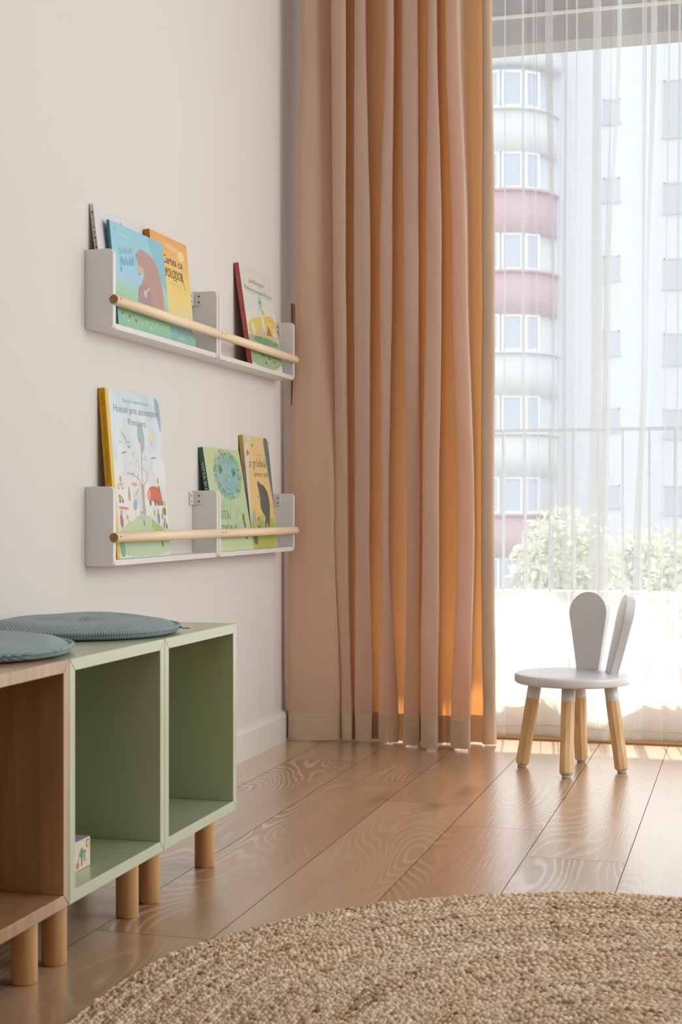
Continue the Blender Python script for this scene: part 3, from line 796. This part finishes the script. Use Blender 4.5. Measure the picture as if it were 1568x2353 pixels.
# orange book
bk, W, H = book('picture_book', 'orange and yellow hardback with black hand-drawn title, partly behind the blue bear book', 3.0225, .220, -1.272, 1.0455, -1.296, 1.292, .013,
    art_mat('orange_cover', [(.0, 'e2c46c'), (.25, 'dfd08e'), (.55, 'e8c868'), (.8, 'e6b264'), (1, 'e09e5a')], 3, .28), mat('orange_spine', 'b9782e', .5))
A = Art()
A.smooth([(0, 46), (58, 43.3), (127, 44), (197, 44.3), (214, 36), (230, 27.6), (219, 7), (219, 1), (0, 1), (0, 12)], '7fb0ae', 1)
A.line([(188, 48), (205, 40), (217, 24)], 2.2, '5d5a44')
A.scribble(96, 140, 160, 137, 2, '8a7c58', 15, .8, 4); A.scribble(120, 14, 158, 16, 5, 'd9dfb4', 9, 1.6, 9); A.ell(120, 225, 40, 7, 'e8bb80', -4); A.ell(176, 214, 20, 12, 'ead08e')
A.build('cover_print', bk)
text(bk, 'cover_title', 'Cartea cu', 60, 184, 27, '454d40', width=118, bold=0)
text(bk, 'cover_title', 'APOLODOR', 56, 153, 30, '454d40', width=124, bold=0)
A = Art(); A.line([(171, 158), (190, 134)], 2.2, '4c5446'); A.line([(118, 150), (140, 150)], 2.0, '4c5446'); A.build('title_flourish', bk)

# red-spined book
def red_extra(t, uv, c):
    n = t.ramp(t.noise(uv, 7, 3), [(.5, 0.0), (.68, 1.0)]); return t.mix(t.math('MULTIPLY', n, .45), c, 'b9d3c8')
bk, W, H = book('picture_book', 'white cover book with a red spine, alone on the upper ledge by the curtain', 3.614, .256, -1.2585, 1.0455, -1.298, 1.3145, .013,
    art_mat('red_book_cover', [(0, 'd7d9c6'), (.4, 'd6dcd2'), (1, 'd9d3c9')], 4, .2, extra=red_extra), mat('red_spine', 'a9504a', .5))
A = Art()
A.smooth([(8, 112), (41, 128.5), (125, 141), (202, 156), (250, 149), (254, 125), (254, 80), (190, 84), (119, 84), (12, 80)], 'd6bf4c')
A.smooth([(180, 150), (202, 156), (250, 149), (254, 125), (254, 92), (222, 110)], 'dcb466')
A.smooth([(0, 30), (0, 84), (42, 83), (137, 88), (244, 85), (256, 82), (256, 2), (0, 2)], '8fae7e', 1)
A.smooth([(40, 82), (137, 87), (244, 84), (250, 72), (150, 66), (42, 68)], '5f8f6a')
for x, y, rx, ry, c2 in ((50, 101, 15, 17, 'd9d2cb'), (92, 100, 12, 14, 'cbb6a0'), (138, 126, 12, 30, 'ddd0c6'), (128, 98, 17, 14, 'b9b4b2'), (184, 118, 8, 16, 'ddd6cf'), (224, 106, 8, 17, 'ddd4cc'), (205, 92, 26, 8, 'b8a79c')): A.ell(x, y, rx, ry, c2)
A.ell(148, 157, 10, 8, 'cdb448'); A.poly([(180, 128), (204, 97), (158, 95)], 'b0523c')
g = random.Random(5)
for k in range(26): x = 18+k*8.6; A.line([(x, 78+g.uniform(0, 4)), (x+g.uniform(-4, 4), 96+g.uniform(0, 14))], .9, g.choice(['6d6258', '8a7a6c', 'e9e4dc', '5d574f']))
for k in range(60): A.ell(g.uniform(8, 248), g.uniform(5, 60), g.uniform(1.5, 4), g.uniform(1, 2.5), g.choice(['7a9a68', 'b9c48c', '6d8c60', 'a3b682', 'c9c890']))
for x, y in ((95, 34), (150, 30), (120, 16), (190, 24)): A.ell(x, y, 5, 4, '3f4c3c')
A.ell(135, 180, 16, 20, 'a8c6cc'); A.ell(135, 183, 5, 5, '3f5a60'); A.line([(135, 178), (137, 168)], 1, '58757a')
A.build('cover_print', bk)
text(bk, 'author_signature', 'John Burningham', 64, 229, 17, '8a4a4e', width=124, shear=.3)
text(bk, 'cover_title', 'Plimbarea domnului Pleașcă', 18, 205, 17, '5e6a5c', width=222)
A = Art(); A.line([(20, 201), (240, 199)], .8, '8b9486'); A.build('title_underline', bk)
text(bk, 'spine_lettering', 'Plimbarea domnului Pleașcă', -1.4, 236, 6.5, 'cf8a86', rot=spine_rot(13, False), width=80, z=-.0092)
text(bk, 'spine_lettering', 'John Burningham', -1.4, 140, 6, 'cf8a86', rot=spine_rot(13, False), width=46, z=-.0092)

# tall yellow-spined book
def yel_extra(t, uv, c):
    n = t.ramp(t.noise(uv, 4.5, 3), [(.45, 0.0), (.7, 1.0)]); return t.mix(t.math('MULTIPLY', n, .55), c, 'a9c4d4')
bk, W, H = book('picture_book', 'tall board book with yellow spine, red lorry and green hill on its cover', 2.789, .289, -1.2668, .5625, -1.296, .9185, .015,
    art_mat('spring_cover', [(0, 'd8d9c6'), (.35, 'e6e3da'), (.6, 'dce4e8'), (1, 'cfdfe8')], 4, .15, extra=yel_extra), mat('yellow_spine', 'c9930f', .5), None, .014)
A = Art()
A.poly([(0, 0.5), (15, .5), (15, 356.5), (0, 356.5)], 'e0b84e')
A.smooth([(252, 356), (275, 352), (285, 340), (286, 270), (268, 300)], '8db0bf')
A.smooth([(157, 289), (178, 289), (184, 269), (189, 257), (172, 242), (150, 253), (149, 273)], '9ab4b8'); A.smooth([(158, 262), (188, 256), (182, 235), (165, 225)], 'b3aea6')
A.smooth([(16, 2), (16, 57), (48, 68), (91, 78), (129, 92), (169, 91), (193, 86), (237, 70), (261, 62), (287, 40), (287, 2)], 'b3cda4', 1)
A.smooth([(18, 3), (16, 46), (40, 34), (46, 4)], '6da48a'); A.smooth([(190, 80), (237, 69), (262, 58), (230, 50), (196, 58)], 'a0bd72')
A.smooth([(147, 158.5), (168, 160), (163, 122), (166, 90), (149, 90), (151, 131)], 'aaa4a0')
A.line([(151, 155), (143, 168), (112, 179), (82, 181)], 3, 'aaa4a0'); A.line([(165, 155), (184, 168), (190, 190)], 3, 'aaa4a0'); A.line([(158, 158), (160, 200), (168, 240)], 3.4, 'a39d9a')
g = random.Random(11)
for k in range(80):
    a = g.uniform(0, math.pi); q = g.uniform(15, 62); x, y = 160+q*1.15*math.cos(a), 172+q*math.sin(a); A.line([(x, y), (x+g.uniform(-6, 6), y+g.uniform(4, 10))], .7, g.choice(['b9b6b4', 'a9a6a6', 'c3c3c4']))
A.smooth([(182, 143), (201, 156), (251, 153), (261, 130), (262, 112), (243, 113), (215, 122), (178, 124)], 'c9644c', 1); A.smooth([(180, 141), (192, 150), (200, 138), (196, 124), (179, 124)], 'd99a8e', 1)
for x in (194, 222, 238, 259): A.ell(x, 118, 5, 6.5, '5b5652'); A.ell(x, 118, 2.4, 3, 'b86a5c')
A.smooth([(107, 125), (124, 124), (116, 99), (98, 105)], '8ea6c2', 1); A.ell(114, 132, 8, 9, 'd7cfca'); A.line([(120, 135), (134, 148)], 2.4, '8d8a8c')
A.smooth([(227, 96), (242, 96), (239, 70), (226, 75)], '6f8fb4', 1); A.ell(234, 100, 4, 4.5, 'c89a80')
A.smooth([(80, 150), (86.5, 155), (90, 119), (76, 124)], 'a3ab9c'); A.smooth([(97, 162), (129, 161), (127, 153), (101, 155)], 'dba29c', 1)
A.smooth([(26, 110), (76, 108), (73, 102), (28, 104)], 'd0807e', 1); A.line([(40, 102), (44, 93)], 1.2, 'a88a84'); A.line([(62, 102), (58, 93)], 1.2, 'a88a84')
A.smooth([(31, 94), (39, 93), (45, 71), (32, 62), (27, 78)], 'b0606c', 1); A.ell(35, 97, 4, 5, 'c7a27e')
A.smooth([(66, 83), (88, 76), (71, 68)], 'd9b878', 1); A.ell(65, 87, 6, 5, 'a9a2ac'); A.smooth([(135, 100), (159, 100), (156, 94), (136, 93)], 'd59890', 1); A.smooth([(134, 93), (160, 93), (156, 80), (138, 80)], 'a9c2d8', 1)
A.smooth([(264, 107), (278, 109), (277, 88), (264, 92)], '4f8a58', 1); A.ell(274, 116, 5, 6, 'd9b43e'); A.ell(262, 100, 4, 8, 'b87048')
for x in (33, 52): A.ell(x, 152, 6, 7, '8a9296'); A.ell(x, 152, 4.4, 5.4, 'dfe0dc')
A.ell(44, 168, 6, 6, 'd99a92'); A.line([(44, 164), (42, 154)], 2.5, '8a8f90')
A.smooth([(28, 138), (54, 126), (27, 124)], 'd48f5e', 1); A.ell(34, 121, 4, 4.5, '6d6a68'); A.ell(48, 121, 4, 4.5, '6d6a68')
A.ell(222, 264, 9, 11, 'e8d69a'); A.line([(222, 253), (222, 243)], .8, '9aa4a8'); A.line([(66, 268), (82, 258), (88, 250)], 2, '8f9ca0'); A.line([(48, 247), (66, 247)], 1.4, '8f9ca0'); A.line([(86, 247), (104, 248)], 1.4, '8f9ca0')
for x, y in ((66, 222), (80, 224), (222, 216), (236, 217), (100, 236)): A.line([(x-6, y+3), (x, y), (x+6, y+4)], 2.2, '7c8080')
for x, y, c2 in ((255, 88, 'b58a80'), (268, 78, 'b07c70'), (262, 68, '8a7f74'), (276, 66, '6d6a62'), (200, 76, 'd0a090'), (152, 74, '8a8f80'), (212, 96, 'c9b46a'), (248, 150, '5a7a86'), (244, 168, 'c49a5c'), (245, 26, '5d7468'), (262, 44, 'e4e2d4'), (60, 12, 'c9bf90')): A.ell(x, y, 4, 7, c2)
A.build('cover_print', bk)
text(bk, 'author_name', 'Rotraut Susanne Berner', 86, 333, 13.5, '9aa8b2', width=134)
text(bk, 'cover_title', 'Hoinari prin anotimpuri.', 34, 310, 25, '8496a0', width=240)
text(bk, 'cover_title', 'Primăvara', 104, 285, 22, '8496a0', width=94)
text(bk, 'spine_lettering', 'Rotraut Susanne Berner   •   Hoinari prin anotimpuri   ·   Primăvara', -1.4, 165, 9, '5c4310', rot=spine_rot(15), width=182, z=-.0045)

# green face book
def face_extra(t, uv, c):
    n = t.ramp(t.noise(uv, 5, 2), [(.45, 0.0), (.65, 1.0)]); return t.mix(t.math('MULTIPLY', n, .4), c, 'c8c88c')
bk, W, H = book('picture_book', 'pale green book with a round teal furry face on its cover', 3.360, .262, -1.2575, .5625, -1.300, .820, .012,
    art_mat('face_cover', [(0, 'bfd0a0'), (.4, 'a9c8a4'), (.7, 'b4cca0'), (1, 'bccb94')], 3.5, .3, extra=face_extra), mat('teal_spine', '3c6258', .5))
A = Art(); g = random.Random(3)
A.ell(147, 194, 90, 58, '8fb8a0', -78+90, 28)
A.ell(149, 193, 76, 50, '7fb3a8', 10, 28); A.ell(150, 190, 66, 47, '86b4ae', 8, 28)
A.ell(152, 172, 46, 26, '7cadab', 0, 24)
for k in range(420):
    a = g.uniform(0, 2*math.pi); q = g.uniform(.86, 1.18); x, y = 149+88*q*math.cos(a), 194+56*q*math.sin(a)
    A.line([(x, y), (x+g.uniform(-4, 4), y+g.uniform(2, 5))], 1.5, g.choice(['4a8a84', '5f9c94', '4f8e88', '8fc0a6', '6aa898']))
for k in range(90):
    x, y = g.uniform(95, 205), g.uniform(218, 240); A.line([(x, y), (x+g.uniform(-4, 4), y+3)], .8, g.choice(['5f9c94', '6aa898', 'a3cdb6']))
for x, y in ((102, 208), (196, 202)): A.ell(x, y, 13, 13, '6f9f98'); A.ell(x, y, 9, 9, '4f7f78'); A.ell(x+2, y-1, 4, 5, '2f5450')
A.ell(148, 180, 7, 4, 'a9ccc2'); A.line([(120, 160), (148, 156), (176, 160)], 1, '72a3a0')
for k in range(70):
    x, y = g.uniform(50, 200), g.uniform(8, 132); A.line([(x, y), (x, y+g.uniform(10, 28))], .9, g.choice(['97bda0', 'cfdcb4', '8fb598', 'bcd2ac']))
A.ell(218, 82, 7, 13, '9a7440', -12); A.ell(220, 66, 6, 9, '8a5f58', 10); A.line([(213, 36), (218, 28), (224, 38)], 4, 'a8483c'); A.ell(165, 38, 4, 5, '6d8a70')
A.build('cover_print', bk)
text(bk, 'cover_title', 'VITTA', 28, 80, 33, '6f8a70', width=88, z=.0015)
text(bk, 'cover_title', 'DIONA', 48, 44, 33, '6f8a70', width=112, z=.0015)
text(bk, 'spine_lettering', 'VITTA ȘI DIONA', -1.4, 222, 7.5, 'c3c6b8', rot=spine_rot(12, False), width=112, z=-.009, bold=.15)

# garden book
def gar_extra(t, uv, c):
    n = t.noise(t.scaled(uv, (26, 1.2, 1)), 1, 2); return t.mix(t.math('MULTIPLY', n, .5), c, 'd9b878')
bk, W, H = book('picture_book', 'yellow book with a dark bear and blue tree trunk on its cover', 3.652, .211, -1.2705, .5625, -1.300, .8645, .011,
    art_mat('garden_cover', [(0, 'b9b654'), (.2, 'd6c070'), (.4, 'e6c27c'), (1, 'e2c48e')], 4, .15, extra=gar_extra),
    art_mat('garden_spine', [(0, '7a7d4a'), (.3, '5d6a5c'), (.42, '8d7460'), (.55, 'a09078'), (.8, 'b59a70'), (1, 'a8913c')], 3, .1))
A = Art()
A.smooth([(0, 78), (51, 80), (112, 93), (158, 80), (210, 84), (210, 1), (0, 1)], 'a9b458', 1)
A.poly([(28, 302.5), (58, 302.5), (41, 270), (23, 204), (14, 112), (6, 70), (.5, 70), (.5, 190), (3, 256)], 'cdd2c0')
A.smooth([(164, 303), (200, 303), (209, 260), (210.5, 150), (210.5, 100), (204, 128), (184, 199), (169, 265)], '4f6c72', 1)
A.smooth([(81, 178), (92, 184), (102, 175.5), (134, 171), (159, 156), (170, 135), (174, 116), (164, 86), (154, 56), (142, 56), (140, 68), (129, 67), (127, 56), (116, 56), (119, 69), (129, 82), (112, 94), (92, 107), (95, 142), (87, 163)], '4a5246', 1)
A.smooth([(20, 268), (41, 257), (25, 248), (16, 252)], 'cf5f46', 1); A.smooth([(60, 285), (80, 280), (65, 271)], '6f9a48', 1); A.smooth([(30, 296), (36, 290), (30, 284)], '6f8a58', 1)
A.smooth([(190, 128), (200, 122), (206, 100), (194, 104)], 'd99a6a', 1); A.smooth([(196, 100), (208, 99), (206, 86)], 'c2593e', 1)
A.smooth([(104, 94), (126, 86), (114, 72), (99, 78)], 'b7c63e', 1); A.ell(67, 80, 7, 7, 'c65a5e'); A.smooth([(30, 105), (50, 105), (36, 60), (8, 60)], 'a6a49a'); A.ell(84, 66, 16, 10, '8aa878'); A.ell(66, 56, 12, 6, '8a5a40')
A.line([(28, 216), (36, 222)], 2, '4b4436'); A.line([(72, 238), (76, 232)], 2.2, '4b4436'); A.line([(104, 170), (108, 120), (100, 100)], .9, 'aab09a'); A.ell(82, 140, 3, 4, '4b4a40')
g = random.Random(9)
for k in range(70):
    x, y = g.uniform(4, 206), g.uniform(3, 70); A.line([(x, y), (x+g.uniform(-2, 2), y+g.uniform(6, 18))], 1.2, g.choice(['8aa03e', 'c8c85c', '6f8a48', 'b4bb50', 'd6cc70']))
A.smooth([(10, 40), (40, 46), (48, 14), (20, 8)], '54685c'); A.scribble(78, 254, 150, 252, 2, 'a8895a', 17, .8, 2)
A.build('cover_print', bk)
text(bk, 'cover_title', 'o grădină', 30, 220, 33, '62664f', width=136)
text(bk, 'cover_title', 'pentru toți?', 64, 194, 22, '5d5c46', width=116)
text(bk, 'spine_lettering', 'O grădină pentru toți?', -1.4, 206, 6.5, '5b4a34', rot=spine_rot(11), width=62, z=-.0035)

# ------------------------------------------------------------------ stool
def stool():
    SX, SY = -.4455, 3.762
    t = empty('rabbit_stool', "white child's stool with two rabbit-ear backrests and dipped pine legs by the window", 'stool', (SX, SY, 0))
    r, zt, zb = .1465, .2475, .2235
    bm = bmesh.new(); b = .007
    prof = [(r*.6, zb), (r-b, zb)]+[(r-b+b*math.sin(R(a)), zb+b-b*math.cos(R(a))) for a in (30, 60, 90)]+[(r-b+b*math.cos(R(a)), zt-b+b*math.sin(R(a))) for a in (0, 30, 60, 90)]+[(r*.6, zt)]
    lathe(bm, prof, 72); bm_obj('seat', bm, M_stool, t)
    feet = [(-.576, 3.773), (-.4455, 3.642), (-.436, 3.886), (-.319, 3.753)]
    tops = [(ux(1231, 3.765), 3.768), (ux(1306.5, 3.70), 3.705), (ux(1331.5, 3.83), 3.828), (ux(1403, 3.755), 3.757)]
    for (fx, fy), (tx, ty) in zip(feet, tops):
        a = Vector((fx-SX, fy-SY, .007)); c = Vector((tx-SX, ty-SY, zb+.001)); d = (c-a); L = d.length
        q = d.to_track_quat('Z', 'Y').to_matrix().to_4x4(); M = Matrix.Translation(a) @ q
        bm = bmesh.new(); rr = .0168; cut = L*.80
        for f in lathe(bm, [(rr-.004, 0), (rr-.0008, .003), (rr+.0006, .006), (rr+.0006, cut)], 9, M, 0): f.smooth = False
        lathe(bm, [(rr+.0002, cut), (rr+.0004, cut+.001), (rr+.0004, L)], 27, M, 1)
        lg = bm_obj('leg', bm, [M_pine, M_stool], t)
        bm = bmesh.new(); lathe(bm, [(.0105, 0), (.0115, .001), (.0115, .006), (.0105, .0085)], 20, Matrix.Translation((a.x, a.y, 0))); bm_obj('felt_pad', bm, mat('felt_pad', 'b9b5b0', .9), lg)
    # rabbit ears: tapered boards, round at the top
    def ear(base, az, lean, roll):
        h, w0, w1, th = .203, .063, .1085, .0235
        poly = []; R1 = w1/2; cy = h-R1
        left = [(-w0/2, -.004)]
        arc = [(R1*math.cos(R(a)), cy+R1*math.sin(R(a))) for a in range(-9, 190, 9)]
        right = [(-x, y) for x, y in left]
        poly = right+arc+left[::-1]
        bm = bmesh.new()
        # local: poly x -> width, poly y -> up, z -> thickness (front is -z)
        B = Matrix(((1, 0, 0, 0), (0, 0, -1, 0), (0, 1, 0, 0), (0, 0, 0, 1)))          # width x, up z, thickness y
        M = Matrix.Translation((base[0]-SX, base[1]-SY, zt)) @ Matrix.Rotation(az, 4, 'Z') @ Matrix.Rotation(-lean, 4, 'X') @ Matrix.Rotation(roll, 4, 'Y') @ B
        prism(bm, poly, -th/2, th/2, M, .0045, 0, 3)
        bmesh.ops.recalc_face_normals(bm, faces=bm.faces)
        o = bm_obj('backrest', bm, M_stool, t)
        for p in o.data.polygons: p.use_smooth = len(p.vertices) == 4 and p.area < .0006
        return o
    # az 0: front faces -y; positive az turns the front towards +x
    ear((ux(1354, 3.868), 3.868), R(-22), R(9), R(-4))
    ear((ux(1406, 3.795), 3.795), R(-75), R(13), R(2))
stool()

# ------------------------------------------------------------------ jute rug
def rug():
    cx, cy = -.125, 1.79
    th = np.array([-200, -172, -155, -140, -120, -100, -90, -75, -60, 0, 60, 90, 120, 150, 160])
    def Rad(a):
        return .735+.010*np.cos(3*a+.4)+.006*np.cos(5*a-1.0)+.003*np.cos(11*a)
    pitch, step = .0063, .0096
    C_, A_, B_, T_, S_ = [], [], [], [], []
    j = 0
    while True:
        f = 1-(j*pitch+.004)/.735
        if f < .01: break
        r = .735*f; n = max(6, int(2*math.pi*r/step))
        a = (np.arange(n)+rng.uniform(0, 1))*2*np.pi/n+rng.normal(0, .08, n)*2*np.pi/n
        rr = Rad(a)*f+rng.normal(0, .0007, n)+.0012*np.sin(a*3+j*.7)
        x, y = cx+rr*np.cos(a), cy+rr*np.sin(a)
        z = .0065+rng.normal(0, .0009, n)+.0012*np.sin(a*4+j*.21)
        C_.append(np.column_stack([x, y, z]))
        sl = (R(24) if j % 2 else -R(24))+rng.normal(0, .16, n)
        A_.append(a+np.pi/2+sl)
        S_.append(np.column_stack([rng.normal(1, .12, n), rng.normal(1, .12, n), rng.normal(1, .16, n)]))
        streak = np.interp(a % (2*np.pi), np.linspace(0, 2*np.pi, 25), np.r_[q := rng.normal(0, 1, 24), q[0]])
        T_.append(.67+rng.normal(0, .05)+.11*streak+rng.normal(0, .13, n)-(rng.uniform(0, 1, n) < .018)*.35)
        B_.append(np.clip(.35+.3*np.interp(a % (2*np.pi), np.linspace(0, 2*np.pi, 17), np.r_[q := rng.normal(0, 1, 16), q[0]])+rng.normal(0, .15, n)+(.35 if j < 5 else 0), 0, 1))
        j += 1
    Cc = np.vstack(C_); Aa = np.concatenate(A_); Ss = np.vstack(S_); Tt = np.concatenate(T_); Bb = np.concatenate(B_)
    N = len(Cc); nseg = 7; tv = []
    for lat, in ((-25,), (20,), (58,)):
        for k in range(nseg):
            q = 2*math.pi*k/nseg; tv.append((math.cos(R(lat))*math.cos(q), math.cos(R(lat))*math.sin(q), math.sin(R(lat))))
    tv.append((0, 0, 1)); tv = np.array(tv)*np.array([.0064, .0038, .0043])
    tf = []
    for b in range(2):
        for k in range(nseg): tf.append((b*nseg+k, b*nseg+(k+1) % nseg, (b+1)*nseg+(k+1) % nseg, (b+1)*nseg+k))
    tt = [(2*nseg+k, 2*nseg+(k+1) % nseg, 3*nseg) for k in range(nseg)]
    nv = len(tv)
    L = tv[None]*Ss[:, None, :]
    c, s_ = np.cos(Aa)[:, None], np.sin(Aa)[:, None]
    V = np.stack([L[..., 0]*c-L[..., 1]*s_, L[..., 0]*s_+L[..., 1]*c, L[..., 2]], -1)+Cc[:, None, :]
    V = V.reshape(-1, 3)
    off = (np.arange(N)*nv)[:, None, None]
    Q = (np.array(tf)[None]+off).reshape(-1); Tr = (np.array(tt)[None]+off).reshape(-1)
    # base disc
    m = 160; a = np.linspace(0, 2*np.pi, m, endpoint=False); base = len(V)
    D0 = np.column_stack([cx+(Rad(a)-.006)*np.cos(a), cy+(Rad(a)-.006)*np.sin(a), np.full(m, .0008)]); D1 = D0.copy(); D1[:, 2] = .0055
    V = np.vstack([V, D0, D1])
    me = bpy.data.meshes.new('jute_rug')
    nq, nt = len(Q)//4, len(Tr)//3
    sides = np.array([(base+k, base+(k+1) % m, base+m+(k+1) % m, base+m+k) for k in range(m)]).reshape(-1)
    loops = np.concatenate([Q, sides, Tr, np.arange(base+m, base+2*m)])
    starts = np.concatenate([np.arange(nq+m)*4, (nq+m)*4+np.arange(nt)*3, [(nq+m)*4+nt*3]])
    me.vertices.add(len(V)); me.vertices.foreach_set('co', V.ravel())
    me.loops.add(len(loops)); me.loops.foreach_set('vertex_index', loops.astype(np.int32))
    me.polygons.add(len(starts)); me.polygons.foreach_set('loop_start', starts.astype(np.int32))
    me.update(calc_edges=True); me.validate()
    at = me.attributes.new('tone', 'FLOAT', 'POINT'); at.data.foreach_set('value', np.concatenate([np.repeat(Tt, nv), np.zeros(2*m)]).astype(np.float32))
    at = me.attributes.new('warm', 'FLOAT', 'POINT'); at.data.foreach_set('value', np.concatenate([np.repeat(Bb, nv), np.zeros(2*m)]).astype(np.float32))
    me.shade_smooth()
    mt = mat('jute', 'b79a78', .9, .12); t = NT(mt)
    ta = t.n.new('ShaderNodeAttribute'); ta.attribute_name = 'tone'; wa = t.n.new('ShaderNodeAttribute'); wa.attribute_name = 'warm'
    fib = t.noise(t.coord(), 420, 3)
    f = t.math('ADD', ta.outputs['Fac'], t.math('MULTIPLY', t.math('SUBTRACT', fib, .5), .5))
    cold = t.ramp(f, [(0, '5c4d41'), (.34, 'a08a74'), (.60, 'ccb59d'), (.97, 'e6d6c4')]); warm = t.ramp(f, [(0, '664a38'), (.34, 'ac8462'), (.60, 'd0ad88'), (.97, 'e8d2b4')])
    t.base(t.mix(wa.outputs['Fac'], cold, warm))
    o = mesh_obj('jute_rug', me, mt)
    tag(o, 'large round braided natural jute rug on the wooden floor', 'rug')
rug()
